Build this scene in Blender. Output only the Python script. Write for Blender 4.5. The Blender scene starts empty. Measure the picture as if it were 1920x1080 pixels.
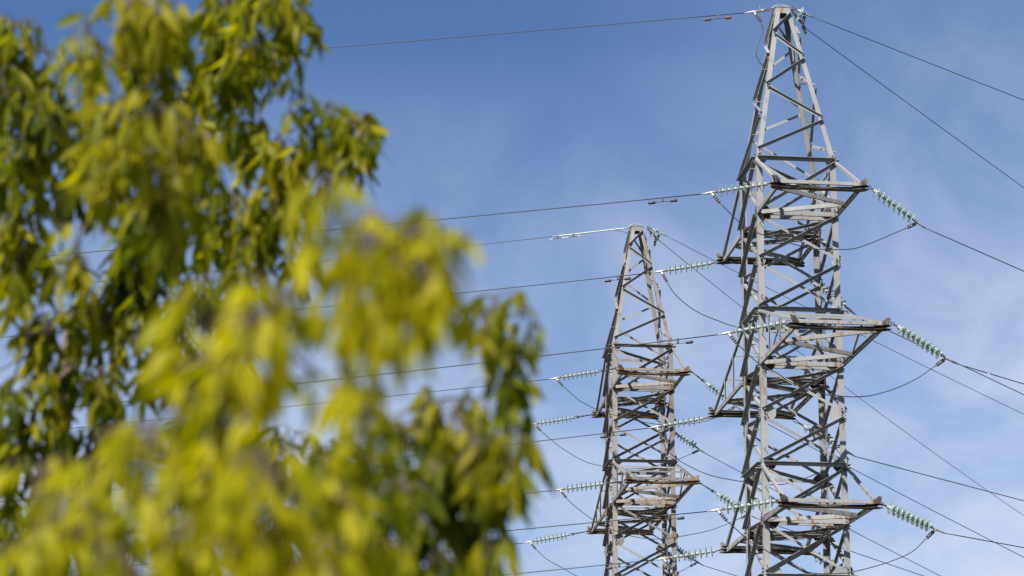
import bpy, math, random
from mathutils import Vector, Matrix

# ------------------------------------------------------------------ camera
scene = bpy.context.scene
C = scene.collection
FPX, PITCH, ROLL, EYE = 4474.0, math.radians(15.284), math.radians(-0.303), 1.6
_r, _u = Vector((1, 0, 0)), Vector((0, -math.sin(PITCH), math.cos(PITCH)))
FWD = Vector((0, math.cos(PITCH), math.sin(PITCH)))
RIGHT = _r * math.cos(ROLL) - _u * math.sin(ROLL)
UP = _r * math.sin(ROLL) + _u * math.cos(ROLL)
EYEP = Vector((0, 0, EYE))
cam = bpy.data.cameras.new("camera")
cam.sensor_width = 36.0
cam.lens = FPX / 1920.0 * 36.0
cam.clip_start = 0.1
cam.clip_end = 8000.0
cam.dof.use_dof = True
cam.dof.focus_distance = 53.0
cam.dof.aperture_fstop = 4.4
camo = bpy.data.objects.new("camera", cam)
m = Matrix.Identity(4)
for i in range(3):
    m[i][0], m[i][1], m[i][2], m[i][3] = RIGHT[i], UP[i], -FWD[i], EYEP[i]
camo.matrix_world = m
C.objects.link(camo)
scene.camera = camo
scene.render.resolution_x, scene.render.resolution_y = 1920, 1080

# ------------------------------------------------------------------ light
SUN_EL, SUN_AZ = math.radians(42), math.radians(211)      # azimuth clockwise from +Y
world = bpy.data.worlds.new("World")
scene.world = world
world.use_nodes = True
nt = world.node_tree
nt.nodes.clear()
def N(t, kind, **kw):
    n = t.nodes.new(kind)
    for k, v in kw.items():
        setattr(n, k, v)
    return n
out = N(nt, 'ShaderNodeOutputWorld')
bg = N(nt, 'ShaderNodeBackground')
bg.inputs['Strength'].default_value = 0.0522
sky = N(nt, 'ShaderNodeTexSky', sky_type='NISHITA', sun_disc=False)
sky.sun_elevation = SUN_EL
sky.sun_rotation = SUN_AZ
sky.air_density = 1.0
sky.dust_density = 0.1
sky.ozone_density = 2.2
tc = N(nt, 'ShaderNodeTexCoord')
mp = N(nt, 'ShaderNodeMapping')
mp.inputs['Scale'].default_value = (7.0, 3.0, 9.0)
mp.inputs['Rotation'].default_value = (0.2, 0.5, 0.3)
no = N(nt, 'ShaderNodeTexNoise')
no.inputs['Scale'].default_value = 1.9
no.inputs['Detail'].default_value = 6
no.inputs['Roughness'].default_value = 0.55
no.inputs['Distortion'].default_value = 0.6
cr = N(nt, 'ShaderNodeValToRGB')
cr.color_ramp.elements[0].position = 0.38
cr.color_ramp.elements[1].position = 0.78
sp = N(nt, 'ShaderNodeSeparateXYZ')
# thin cloud thickens towards the horizon and to the right of the view
el = N(nt, 'ShaderNodeMapRange')
el.inputs['From Min'].default_value = 0.36
el.inputs['From Max'].default_value = 0.14
el.inputs['To Min'].default_value = 0.0
el.inputs['To Max'].default_value = 0.85
ex = N(nt, 'ShaderNodeMapRange')
ex.inputs['From Min'].default_value = 0.02
ex.inputs['From Max'].default_value = 0.22
ex.inputs['To Min'].default_value = 0.0
ex.inputs['To Max'].default_value = 0.30
ad = N(nt, 'ShaderNodeMath', operation='ADD')
mu = N(nt, 'ShaderNodeMath', operation='MULTIPLY')
mi = N(nt, 'ShaderNodeMix', data_type='RGBA')
mi.inputs['B'].default_value = (6.6, 7.1, 8.6, 1)
ba = N(nt, 'ShaderNodeMapRange')
ba.inputs['To Min'].default_value = 0.40
ba.inputs['To Max'].default_value = 1.25
L = nt.links.new
L(tc.outputs['Generated'], mp.inputs['Vector'])
L(mp.outputs['Vector'], no.inputs['Vector'])
L(no.outputs['Fac'], cr.inputs['Fac'])
L(cr.outputs['Color'], ba.inputs['Value'])
L(tc.outputs['Generated'], sp.inputs['Vector'])
L(sp.outputs['Z'], el.inputs['Value'])
L(sp.outputs['X'], ex.inputs['Value'])
L(el.outputs['Result'], ad.inputs[0])
L(ex.outputs['Result'], ad.inputs[1])
L(ad.outputs[0], mu.inputs[0])
L(ba.outputs['Result'], mu.inputs[1])
L(mu.outputs[0], mi.inputs['Factor'])
tn = N(nt, 'ShaderNodeMix', data_type='RGBA', blend_type='MULTIPLY')
tn.inputs['Factor'].default_value = 1.0
tn.inputs['B'].default_value = (0.60, 0.76, 1.0, 1)         # clear dry air, deeper blue
L(sky.outputs['Color'], tn.inputs['A'])
L(tn.outputs['Result'], mi.inputs['A'])
L(mi.outputs['Result'], bg.inputs['Color'])
L(bg.outputs['Background'], out.inputs['Surface'])

sun = bpy.data.lights.new("sun", 'SUN')
sun.energy = 5.0
sun.angle = math.radians(0.5)
sun.color = (1.0, 0.93, 0.82)
suno = bpy.data.objects.new("sun", sun)
sdir = Vector((math.sin(SUN_AZ) * math.cos(SUN_EL), math.cos(SUN_AZ) * math.cos(SUN_EL), math.sin(SUN_EL)))
suno.rotation_euler = sdir.to_track_quat('Z', 'Y').to_euler()
suno.location = (20, -30, 40)
C.objects.link(suno)
scene.view_settings.view_transform = 'Standard'
scene.view_settings.look = 'None'
scene.view_settings.exposure = 1.0
scene.view_settings.gamma = 1.0
scene.cycles.use_denoising = True
scene.cycles.max_bounces = 8
scene.cycles.transparent_max_bounces = 8
scene.cycles.sample_clamp_indirect = 6.0

# ------------------------------------------------------------------ materials
def material(name):
    mt = bpy.data.materials.new(name)
    mt.use_nodes = True
    t = mt.node_tree
    t.nodes.clear()
    o = N(t, 'ShaderNodeOutputMaterial')
    b = N(t, 'ShaderNodeBsdfPrincipled')
    t.links.new(b.outputs[0], o.inputs['Surface'])
    return mt, t, b, o
def plain(name, col, rough=0.5, metal=0.0, spec=0.5):
    mt, t, b, o = material(name)
    n = N(t, 'ShaderNodeTexNoise'); n.inputs['Scale'].default_value = 14
    n.inputs['Detail'].default_value = 4
    tcn = N(t, 'ShaderNodeTexCoord')
    t.links.new(tcn.outputs['Object'], n.inputs['Vector'])
    r = N(t, 'ShaderNodeMix', data_type='RGBA')
    r.inputs['A'].default_value = tuple(c * 0.75 for c in col) + (1,)
    r.inputs['B'].default_value = tuple(min(1, c * 1.2) for c in col) + (1,)
    t.links.new(n.outputs['Fac'], r.inputs['Factor'])
    t.links.new(r.outputs['Result'], b.inputs['Base Color'])
    b.inputs['Roughness'].default_value = rough
    b.inputs['Metallic'].default_value = metal
    b.inputs['Specular IOR Level'].default_value = spec
    return mt
def steel(name, base, tint, rust_lo, rust_hi, rust=((0.075, 0.032, 0.014), (0.22, 0.105, 0.035))):
    """weathered paint on angle steel: blotches, runs of rust along the member, chips"""
    mt, t, b, o = material(name)
    tcn = N(t, 'ShaderNodeTexCoord')
    geo = N(t, 'ShaderNodeNewGeometry')
    n1 = N(t, 'ShaderNodeTexNoise'); n1.inputs['Scale'].default_value = 2.2; n1.inputs['Detail'].default_value = 7; n1.inputs['Roughness'].default_value = .62
    n2 = N(t, 'ShaderNodeTexNoise'); n2.inputs['Scale'].default_value = 1.1; n2.inputs['Detail'].default_value = 8; n2.inputs['Roughness'].default_value = .72
    mpv = N(t, 'ShaderNodeMapping'); mpv.inputs['Scale'].default_value = (5, 5, 1.3)
    n3 = N(t, 'ShaderNodeTexNoise'); n3.inputs['Scale'].default_value = 26; n3.inputs['Detail'].default_value = 5
    k = t.links.new
    k(geo.outputs['Position'], n1.inputs['Vector'])
    k(geo.outputs['Position'], mpv.inputs['Vector'])
    k(mpv.outputs[0], n2.inputs['Vector'])
    k(geo.outputs['Position'], n3.inputs['Vector'])
    m1 = N(t, 'ShaderNodeMix', data_type='RGBA')
    m1.inputs['A'].default_value = base + (1,)
    m1.inputs['B'].default_value = tint + (1,)
    k(n1.outputs['Fac'], m1.inputs['Factor'])
    rr = N(t, 'ShaderNodeMapRange'); rr.inputs['From Min'].default_value = rust_lo; rr.inputs['From Max'].default_value = rust_hi
    # rust water runs down for about a metre below the cross-arm joints
    sz = N(t, 'ShaderNodeSeparateXYZ'); k(tcn.outputs['Object'], sz.inputs[0])
    hz = N(t, 'ShaderNodeMath', operation='DIVIDE'); hz.inputs[1].default_value = 24.0; k(sz.outputs['Z'], hz.inputs[0])
    jr = N(t, 'ShaderNodeValToRGB'); e = jr.color_ramp.elements
    e[0].position = 0; e[0].color = (0, 0, 0, 1); e[1].position = 1; e[1].color = (0, 0, 0, 1)
    for lev, a_ in ((10.23, 1), (11.45, .45), (13.667, 1), (17.073, .55)):
        for pz, v_ in ((lev - 1.1, 0), (lev - .1, a_), (lev + .12, 0)):
            q = e.new(pz / 24.0); q.color = (v_, v_, v_, 1)
    k(hz.outputs[0], jr.inputs['Fac'])
    jm = N(t, 'ShaderNodeMath', operation='MULTIPLY_ADD'); jm.inputs[1].default_value = .085
    k(jr.outputs['Color'], jm.inputs[0]); k(n2.outputs['Fac'], jm.inputs[2]); k(jm.outputs[0], rr.inputs['Value'])
    rc = N(t, 'ShaderNodeMix', data_type='RGBA')
    rc.inputs['A'].default_value = rust[0] + (1,)
    rc.inputs['B'].default_value = rust[1] + (1,)
    k(n3.outputs['Fac'], rc.inputs['Factor'])
    m2 = N(t, 'ShaderNodeMix', data_type='RGBA')
    k(rr.outputs[0], m2.inputs['Factor']); k(m1.outputs['Result'], m2.inputs['A']); k(rc.outputs['Result'], m2.inputs['B'])
    oi = N(t, 'ShaderNodeObjectInfo')                # each piece has weathered a little differently
    pv = N(t, 'ShaderNodeMapRange'); pv.inputs['To Min'].default_value = .80; pv.inputs['To Max'].default_value = 1.16
    k(oi.outputs['Random'], pv.inputs['Value'])
    hv = N(t, 'ShaderNodeHueSaturation'); k(pv.outputs[0], hv.inputs['Value']); k(m2.outputs['Result'], hv.inputs['Color'])
    k(hv.outputs[0], b.inputs['Base Color'])
    b.inputs['Roughness'].default_value = 0.62
    b.inputs['Specular IOR Level'].default_value = 0.2
    b.inputs['Metallic'].default_value = 0.0
    bm_ = N(t, 'ShaderNodeBump'); bm_.inputs['Strength'].default_value = .25; bm_.inputs['Distance'].default_value = .01
    k(n3.outputs['Fac'], bm_.inputs['Height']); k(bm_.outputs[0], b.inputs['Normal'])
    return mt
M_T1 = steel('weathered_grey_steel', (0.150, 0.156, 0.163), (0.290, 0.300, 0.312), .58, .70)
M_T1J = steel('weathered_grey_steel_stained', (0.06, 0.058, 0.054), (0.17, 0.165, 0.155), .44, .56, ((0.018, 0.014, 0.012), (0.055, 0.033, 0.021)))
M_T2 = steel('rusty_brown_grey_steel', (0.135, 0.130, 0.128), (0.245, 0.238, 0.236), .56, .69)
M_T2J = steel('rusty_joint_steel', (0.12, 0.085, 0.05), (0.21, 0.17, 0.115), .42, .58, ((0.035, 0.02, 0.013), (0.17, 0.09, 0.03)))
M_FIT = plain('galvanised_fitting', (0.34, 0.34, 0.33), .4, .2)
M_DARK = plain('dark_fitting', (0.035, 0.032, 0.03), .5, .3)
M_RUST = plain('rusted_fitting', (0.12, 0.055, 0.03), .8)
M_WIRE = plain('aluminium_conductor', (0.035, 0.035, 0.04), .5, .3)
M_HELIX = plain('bright_helical_wrap', (0.36, 0.36, 0.35), .35, .3)
M_CAP = plain('insulator_cap', (0.33, 0.345, 0.335), .4, .1)
M_CONC = plain('concrete', (0.33, 0.32, 0.30), .9)
def glass_mat():
    mt, t, b, o = material('green_insulator_glass')
    b.inputs['Base Color'].default_value = (0.40, 0.53, 0.48, 1)
    b.inputs['Roughness'].default_value = 0.1
    b.inputs['Transmission Weight'].default_value = 0.72
    b.inputs['IOR'].default_value = 1.33
    return mt
M_GLASS = glass_mat()
def leaf_mat(name, stops, trans):
    mt, t, b, o = material(name)
    t.nodes.remove(b)
    k = t.links.new
    at = N(t, 'ShaderNodeAttribute', attribute_name='tint')
    cr = N(t, 'ShaderNodeValToRGB')
    e = cr.color_ramp.elements
    e[0].position, e[0].color = stops[0][0], stops[0][1] + (1,)
    e[1].position, e[1].color = stops[-1][0], stops[-1][1] + (1,)
    for p_, c_ in stops[1:-1]:
        q = e.new(p_); q.color = c_ + (1,)
    k(at.outputs['Fac'], cr.inputs['Fac'])
    df = N(t, 'ShaderNodeBsdfPrincipled')
    df.inputs['Roughness'].default_value = .48
    df.inputs['Specular IOR Level'].default_value = .16
    tr = N(t, 'ShaderNodeBsdfTranslucent')
    hs = N(t, 'ShaderNodeHueSaturation'); hs.inputs['Value'].default_value = 1.7; hs.inputs['Saturation'].default_value = 1.12
    k(cr.outputs['Color'], df.inputs['Base Color'])
    k(cr.outputs['Color'], hs.inputs['Color']); k(hs.outputs[0], tr.inputs['Color'])
    mx = N(t, 'ShaderNodeMixShader'); mx.inputs[0].default_value = trans
    k(df.outputs[0], mx.inputs[1]); k(tr.outputs[0], mx.inputs[2]); k(mx.outputs[0], o.inputs['Surface'])
    return mt
LEAF_STOPS = [(0.0, (0.025, 0.049, 0.0030)), (0.35, (0.075, 0.102, 0.0039)), (0.62, (0.171, 0.185, 0.0069)), (0.88, (0.299, 0.271, 0.0138)), (0.95, (0.285, 0.156, 0.0138)), (1.0, (0.107, 0.043, 0.0138))]
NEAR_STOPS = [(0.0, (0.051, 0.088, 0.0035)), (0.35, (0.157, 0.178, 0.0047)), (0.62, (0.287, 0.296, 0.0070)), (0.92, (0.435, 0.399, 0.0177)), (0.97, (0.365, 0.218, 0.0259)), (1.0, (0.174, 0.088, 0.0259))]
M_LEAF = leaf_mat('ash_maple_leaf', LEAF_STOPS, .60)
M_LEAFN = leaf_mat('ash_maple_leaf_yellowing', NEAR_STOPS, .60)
M_BARK = plain('grey_brown_bark', (0.09, 0.068, 0.048), .9)
def ground_mat():
    mt, t, b, o = material('meadow')
    k = t.links.new
    geo = N(t, 'ShaderNodeNewGeometry')
    n = N(t, 'ShaderNodeTexNoise'); n.inputs['Scale'].default_value = .35; n.inputs['Detail'].default_value = 8
    r = N(t, 'ShaderNodeMix', data_type='RGBA')
    r.inputs['A'].default_value = (0.025, 0.036, 0.01, 1); r.inputs['B'].default_value = (0.06, 0.055, 0.022, 1)
    k(geo.outputs['Position'], n.inputs['Vector']); k(n.outputs['Fac'], r.inputs['Factor']); k(r.outputs['Result'], b.inputs['Base Color'])
    b.inputs['Roughness'].default_value = .95
    return mt

# ------------------------------------------------------------------ helpers
class MB:
    def __init__(s):
        s.v, s.f, s.mi, s.tint, s.sm = [], [], [], [], []
    def prism(s, prof, p0, p1, u, v, mi=0):
        b = len(s.v); n = len(prof)
        for p in (p0, p1):
            for a, c in prof:
                s.v.append(tuple(p + u * a + v * c))
        for i in range(n):
            j = (i + 1) % n
            s.f.append((b + i, b + j, b + n + j, b + n + i)); s.mi.append(mi); s.sm.append(False)
        s.f.append(tuple(b + i for i in reversed(range(n)))); s.mi.append(mi); s.sm.append(False)
        s.f.append(tuple(b + n + i for i in range(n))); s.mi.append(mi); s.sm.append(False)
    def box(s, c, u, v, w, a, b_, d, mi=0):
        """box centred at c, half sizes a,b_,d along unit axes u,v,w"""
        s.prism([(-a, -b_), (a, -b_), (a, b_), (-a, b_)], c - w * d, c + w * d, u, v, mi)
    def tube(s, pts, rads, n=8, mi=0, smooth=True):
        b = len(s.v); m_ = len(pts)
        ref = None
        for i, p in enumerate(pts):
            t = (pts[min(i + 1, m_ - 1)] - pts[max(i - 1, 0)])
            if t.length < 1e-9: t = Vector((0, 0, 1))
            t.normalize()
            if ref is None:
                ref = Vector((0, 0, 1)) if abs(t.z) < .9 else Vector((1, 0, 0))
            x = t.cross(ref); 
            if x.length < 1e-6: x = t.cross(Vector((0, 1, 0)))
            x.normalize(); y = t.cross(x).normalized(); ref = -y if False else ref
            r = rads[i] if hasattr(rads, '__len__') else rads
            for k in range(n):
                a = 2 * math.pi * k / n
                s.v.append(tuple(p + x * (r * math.cos(a)) + y * (r * math.sin(a))))
        for i in range(m_ - 1):
            for k in range(n):
                k2 = (k + 1) % n
                s.f.append((b + i * n + k, b + i * n + k2, b + (i + 1) * n + k2, b + (i + 1) * n + k)); s.mi.append(mi); s.sm.append(smooth)
        s.f.append(tuple(b + k for k in reversed(range(n)))); s.mi.append(mi); s.sm.append(False)
        s.f.append(tuple(b + (m_ - 1) * n + k for k in range(n))); s.mi.append(mi); s.sm.append(False)
    def lathe(s, prof, o, ax, n=20, mi=0):
        """closed profile (r, h) spun about ax through o"""
        ref = Vector((0, 0, 1)) if abs(ax.z) < .9 else Vector((1, 0, 0))
        x = ax.cross(ref).normalized(); y = ax.cross(x).normalized()
        b = len(s.v); m_ = len(prof)
        for r, h in prof:
            for k in range(n):
                a = 2 * math.pi * k / n
                s.v.append(tuple(o + ax * h + x * (r * math.cos(a)) + y * (r * math.sin(a))))
        for i in range(m_ - 1):
            for k in range(n):
                k2 = (k + 1) % n
                s.f.append((b + i * n + k, b + i * n + k2, b + (i + 1) * n + k2, b + (i + 1) * n + k)); s.mi.append(mi); s.sm.append(True)
    def build(s, name, mats, parent=None):
        me = bpy.data.meshes.new(name)
        me.from_pydata(s.v, [], s.f)
        if not isinstance(mats, (list, tuple)): mats = [mats]
        for q in mats: me.materials.append(q)
        me.polygons.foreach_set('material_index', s.mi)
        me.polygons.foreach_set('use_smooth', s.sm)
        if s.tint:
            a = me.attributes.new('tint', 'FLOAT', 'FACE')
            a.data.foreach_set('value', s.tint)
        me.update()
        o = bpy.data.objects.new(name, me)
        C.objects.link(o)
        if parent: o.parent = parent
        return o
def tag(o, label=None, cat=None, group=None, kind=None):
    if label: o['label'] = label
    if cat: o['category'] = cat
    if group: o['group'] = group
    if kind: o['kind'] = kind
    return o
def empty(name, loc, rz=0.0, **kw):
    o = bpy.data.objects.new(name, None)
    o.empty_display_size = .2
    o.location = loc; o.rotation_euler = (0, 0, rz)
    C.objects.link(o)
    return tag(o, **kw)
def copy_tree(o, parent=None):
    c = o.copy(); C.objects.link(c)
    if parent: c.parent = parent
    for ch in list(o.children):
        copy_tree(ch, c)
    return c
def ray(px, py):
    return (FWD + RIGHT * ((px - 960) / FPX) - UP * ((py - 540) / FPX)).normalized()
def at_depth(px, py, d):
    r = ray(px, py); return EYEP + r * (d / r.dot(FWD))
def on_plane(px, py, p0, az):
    """where the sight line meets the vertical plane through p0 running in heading az"""
    n = Vector((-math.sin(az), math.cos(az), 0)); r = ray(px, py)
    return EYEP + r * ((p0 - EYEP).dot(n) / r.dot(n))

# ------------------------------------------------------------------ ground
def ground_z(x, y):
    t = max(0.0, min(1.0, (y - 52) / 14.0)); return 0.177 * t * t * (3 - 2 * t)
g = MB()
xs = [-4000, -1500, -600, -200, -80, -40] + [i * 4 - 24 for i in range(13)] + [40, 80, 200, 600, 1500, 4000]
ys = [-4000, -1500, -500, -150, -50, -20, 0, 20, 40] + [52 + i * 1.4 for i in range(11)] + [80, 120, 250, 600, 1500, 4000]
for y in ys:
    for x in xs: g.v.append((x, y, ground_z(x, y)))
for j in range(len(ys) - 1):
    for i in range(len(xs) - 1):
        a = j * len(xs) + i
        g.f.append((a, a + 1, a + 1 + len(xs), a + len(xs))); g.mi.append(0); g.sm.append(True)
tag(g.build('ground', ground_mat()), kind='structure')

# ------------------------------------------------------------------ lattice tower (built once, in its own frame)
ZC, ZP, ZA1, ZP2, ZA2, ZP3, ZA3 = 22.205, 18.322, 17.073, 14.870, 13.667, 11.450, 10.230
ZM1, ZS, ZS2 = 15.97, 12.56, 9.05
SL = 0.004
CAPX = -0.035
def halfw(z):
    if z > ZP:
        t = (z - ZP) / (ZC - ZP); return (1 - t) * (0.9 + SL * (ZA1 - ZP)) + t * 0.155
    return 0.9 + SL * (ZA1 - z) + max(0, 6.0 - z) * 0.06
SX = {'FL': -1, 'FR': 1, 'BL': -1, 'BR': 1}
SY = {'FL': -1, 'FR': -1, 'BL': 1, 'BR': 1}
def node(c, z):
    w = halfw(z); dx = CAPX * max(0, (z - ZP) / (ZC - ZP))
    return Vector((SX[c] * w + dx, SY[c] * w, z))
FACES = {'front': ('FL', 'FR', Vector((0, -1, 0))), 'back': ('BR', 'BL', Vector((0, 1, 0))), 'left': ('BL', 'FL', Vector((-1, 0, 0))), 'right': ('FR', 'BR', Vector((1, 0, 0)))}
def angle_prof(w, t):
    return [(0, 0), (w, 0), (w, t), (t, t), (t, w), (0, w)]
def angle(mb, p0, p1, nrm, w, t=.008, off=0.0, flip=1, mi=0, inset=True):
    """L section: one leg flat in the face with outward normal nrm, the other pointing inwards"""
    ax = (p1 - p0).normalized()
    u = ax.cross(nrm).normalized() * flip           # in the face
    v = -(nrm - ax * nrm.dot(ax)).normalized()      # inwards
    o = -v * off - u * (w / 2)
    prof = angle_prof(w, t)
    mb.prism(prof, p0 + o, p1 + o, u, v, mi)
def angle_out(mb, p0, p1, nrm, w, t=.008, off=0.0, wo=None):
    """L section lying on the outside of the face, its standing leg along the upper edge and pointing outwards"""
    ax = (p1 - p0).normalized()
    u = ax.cross(nrm).normalized()
    if u.z > 0: u = -u                              # from the upper edge downwards
    v = (nrm - ax * nrm.dot(ax)).normalized()
    wo = wo or w * 1.25
    prof = [(0, 0), (w, 0), (w, t), (t, t), (t, wo), (0, wo)]
    o = v * off - u * (w / 2)
    mb.prism(prof, p0 + o, p1 + o, u, v)
def channel(mb, p0, p1, web, depth, h, fl, t=.008, mi=0):
    """C section: web vertical of height h, flanges of width fl pointing along 'depth'"""
    prof = [(0, 0), (fl, 0), (fl, t), (t, t), (t, h - t), (fl, h - t), (fl, h), (0, h)]
    mb.prism(prof, p0, p1, depth, web, mi)
def bolts(mb, c, nrm, pts, r=.014, l=.03):
    ref = Vector((0, 0, 1)); u = ref.cross(nrm).normalized()
    for a, b in pts:
        p = c + u * a + ref * b
        mb.tube([p, p + nrm * l], r, 6, 1, False)
Z = Vector((0, 0, 1))

def build_tower(root):
    # legs: angle steel, heel outwards
    for c in ('FL', 'FR', 'BL', 'BR'):
        mb = MB()
        u = Vector((-SX[c], 0, 0)); v = Vector((0, -SY[c], 0))
        for z0, z1, w, t in ((ZC, ZP, .105, .011), (ZP, 0.25, .135, .013)):
            seg = [z0, z1] if z0 == ZC else [ZP, 6.0, 0.25]
            for a, b in zip(seg[:-1], seg[1:]):
                pr = angle_prof(w, t)
                if SX[c] * SY[c] > 0: pr = list(reversed(pr))
                mb.prism(pr, node(c, a), node(c, b), u, v)
        o = mb.build('leg', [M_T1], root)
        if c in ('FL', 'BR'):                       # climbing pegs, left-front and far-right leg
            for i in range(30):
                z = 20.6 - i * 0.42
                p = node(c, z) + Vector((0, SY[c] * .004, 0)) + u * .05
                s_ = MB(); d_ = Vector((0, SY[c], 0)) if i % 2 else Vector((SX[c], 0, 0))
                if not i % 2: p = node(c, z) + v * .05
                s_.tube([p - d_ * .02, p + d_ * .13], .009, 6, 0, False)
                s_.tube([p + d_ * .125, p + d_ * .14], .015, 6, 0, False)
                s_.build('step_bolt', [M_T1], o)
        ft = MB(); q = node(c, 0)
        ft.prism([(-.35, -.35), (.35, -.35), (.35, .35), (-.35, .35)], Vector((q.x, q.y, -.4)), Vector((q.x, q.y, .27)), Vector((1, 0, 0)), Vector((0, 1, 0)))
        ft.build('footing', [M_CONC], root)
    # pyramid lacing: one zigzag per face
    zz = {'front': [('FR', .02), ('FL', .165), ('FR', .325), ('FL', .52), ('FR', .73), ('FL', .945)],
          'left': [('FL', .02), ('BL', .19), ('FL', .32), ('BL', .53), ('FL', .71), ('BL', .98)],
          'back': [('BL', .02), ('BR', .20), ('BL', .37), ('BR', .57), ('BL', .73), ('BR', .97)],
          'right': [('BR', .02), ('FR', .18), ('BR', .36), ('FR', .52), ('BR', .76), ('FR', .955)]}
    for fn, pts in zz.items():
        n = FACES[fn][2]
        zf = lambda t: ZC - t * (ZC - ZP)
        for i in range(len(pts) - 1):
            a, b = node(pts[i][0], zf(pts[i][1] + .012)), node(pts[i + 1][0], zf(pts[i + 1][1] - .006))
            mb = MB(); d = (b - a).normalized()
            angle_out(mb, a + d * .01, b - d * .01, n, .058, .007, .003 if i % 2 else .011)
            for e in (a + d * .05, b - d * .05):
                mb.tube([e + n * .015, e + n * .045], .013, 6, 0, False)
            mb.build('brace', [M_T1], root)
    # body panels
    levels = [ZP, ZA1, ZM1, ZP2, ZA2, ZS, ZP3, ZA3, ZS2]
    for i in range(len(levels) - 1):
        zt, zb = levels[i], levels[i + 1]
        for fn, (ca, cb, n) in FACES.items():
            for k, (p, q) in enumerate(((cb, ca), (ca, cb))):
                a, b = node(p, zt - .05), node(q, zb + .06)
                d = (b - a).normalized(); mb = MB()
                w = .068 if k == 0 else .060
                if k == 0: angle_out(mb, a + d * .03, b - d * .03, n, w, .008, .003)
                else: angle(mb, a + d * .03, b - d * .03, n, w, .008, -.016, flip=1)
                for e in (a + d * .07, b - d * .07):
                    mb.tube([e + n * (.02 if k == 0 else -.01), e + n * .05], .013, 6, 0, False)
                mb.build('brace', [M_T1], root)
    low = MB(); zl = [ZS2, 7.0, 4.6, 1.6]
    for i in range(3):
        for fn, (ca, cb, n) in FACES.items():
            for k, (p, q) in enumerate(((cb, ca), (ca, cb))):
                a, b = node(p, zl[i] - .05), node(q, zl[i + 1] + .05)
                angle(low, a, b, n, .08, .008, .016 if k == 0 else -.030, flip=1 if k == 0 else -1)
            angle(low, node(ca, zl[i + 1]), node(cb, zl[i + 1]), n, .09, .008, .026)
    lo = low.build('lower_bracing', [M_T1], root); lo['kind'] = 'stuff'
    # horizontals
    for z, w in ((ZP, .095), (ZP2, .095), (ZP3, .095), (ZS2, .08)):
        for fn, (ca, cb, n) in FACES.items():
            mb = MB(); a, b = node(ca, z), node(cb, z); d = (b - a).normalized()
            angle_out(mb, a + d * .02, b - d * .02, n, w * .85, .009, .010, w)
            mb.build('horizontal_beam', [M_T1], root)
    for z in (ZA1, ZA2, ZA3):
        for fn, (ca, cb, n) in FACES.items():
            mb = MB(); a, b = node(ca, z), node(cb, z); d = (b - a).normalized()
            off = n * .02 if fn in ('front', 'back') else n * -.16
            channel(mb, a + d * .01 + off - Z * .05, b - d * .01 + off - Z * .05, Z, -n, .10, .055 if fn != 'back' else .095)
            if fn in ('front', 'back'):
                channel(mb, a + d * .14 - n * .30 - Z * .045, b - d * .14 - n * .30 - Z * .045, Z, -n, .075, .05 if fn != 'back' else .075)
            mb.build('horizontal_beam', [M_T1], root)
    # plan bracing
    for z, pair in ((ZA1, ('BL', 'FR')), (ZA2, ('BL', 'FR')), (ZA3, ('BL', 'FR')), (ZP3, ('FL', 'BR')), (ZP, ('FL', 'BR')), (ZP2, ('BL', 'FR'))):
        mb = MB(); a, b = node(pair[0], z) , node(pair[1], z); d = (b - a).normalized()
        angle(mb, a + d * .16 - Z * .03, b - d * .16 - Z * .03, Z, .062, .007, -.05)
        mb.build('plan_brace', [M_T1], root)
    # gusset plates with bolt heads
    for z, hh, ww, mat in ((ZP, .13, .11, M_T1), (ZA1, .15, .15, M_T1J), (ZM1, .07, .08, M_T1), (ZP2, .12, .12, M_T1), (ZA2, .16, .16, M_T1J), (ZS, .16, .16, M_T1), (ZP3, .13, .15, M_T1J), (ZA3, .17, .17, M_T1J), (ZS2, .19, .20, M_T1)):
        for c in ('FL', 'FR', 'BL', 'BR'):
            mb = MB(); p = node(c, z)
            for n, u in ((Vector((0, SY[c], 0)), Vector((-SX[c], 0, 0))), (Vector((SX[c], 0, 0)), Vector((0, -SY[c], 0)))):
                cc = p + u * (ww + .005) - n * (.019)
                q = [(-ww, -hh), (ww * .55, -hh), (ww, -hh * .35), (ww, hh * .45), (ww * .5, hh), (-ww, hh)]
                mb.prism(q, cc, cc + n * .005, u, Z)
                bolts(mb, p + u * .07 - n * .0, n, [(0, -hh * .8), (0, -hh * .4), (0, 0), (0, hh * .4), (0, hh * .8)], .014, .038)
            mb.build('gusset_plate', [mat, M_T1J], root)
    # cap
    cp = MB(); q = node('FL', ZC); w = .155
    top = [(-w, -w), (w, -w), (w, w), (-w, w)]
    ctr = Vector((CAPX, 0, ZC))
    cp.prism([(-w - .03, -w - .03), (w + .03, -w - .03), (w + .03, w + .03), (-w - .03, w + .03)], ctr + Z * .02, ctr + Z * .035, Vector((1, 0, 0)), Vector((0, 1, 0)))
    for n in (Vector((0, -1, 0)), Vector((0, 1, 0)), Vector((-1, 0, 0)), Vector((1, 0, 0))):
        u = Z.cross(n)
        cp.box(ctr + n * (w + .013) - Z * .05, u, Z, n, w + .010, .07, .005)
    cp.build('cap_plate', [M_T1], root)
    hp = MB()
    hp.tube([ctr + Vector((math.cos(a) * .22 + .0, -.02, .035 + math.sin(a) * .10)) for a in [math.pi * i / 12 for i in range(13)]], .012, 6)
    hp.build('cap_hoop', [M_FIT], root)
    # cross arms
    spec = {1: (ZA1, ZP, 2.035, .903, -.028), 2: (ZA2, ZP2, 3.372, .903, -.022), 3: (ZA3, ZP3, 2.098, .93, -.027)}
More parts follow.
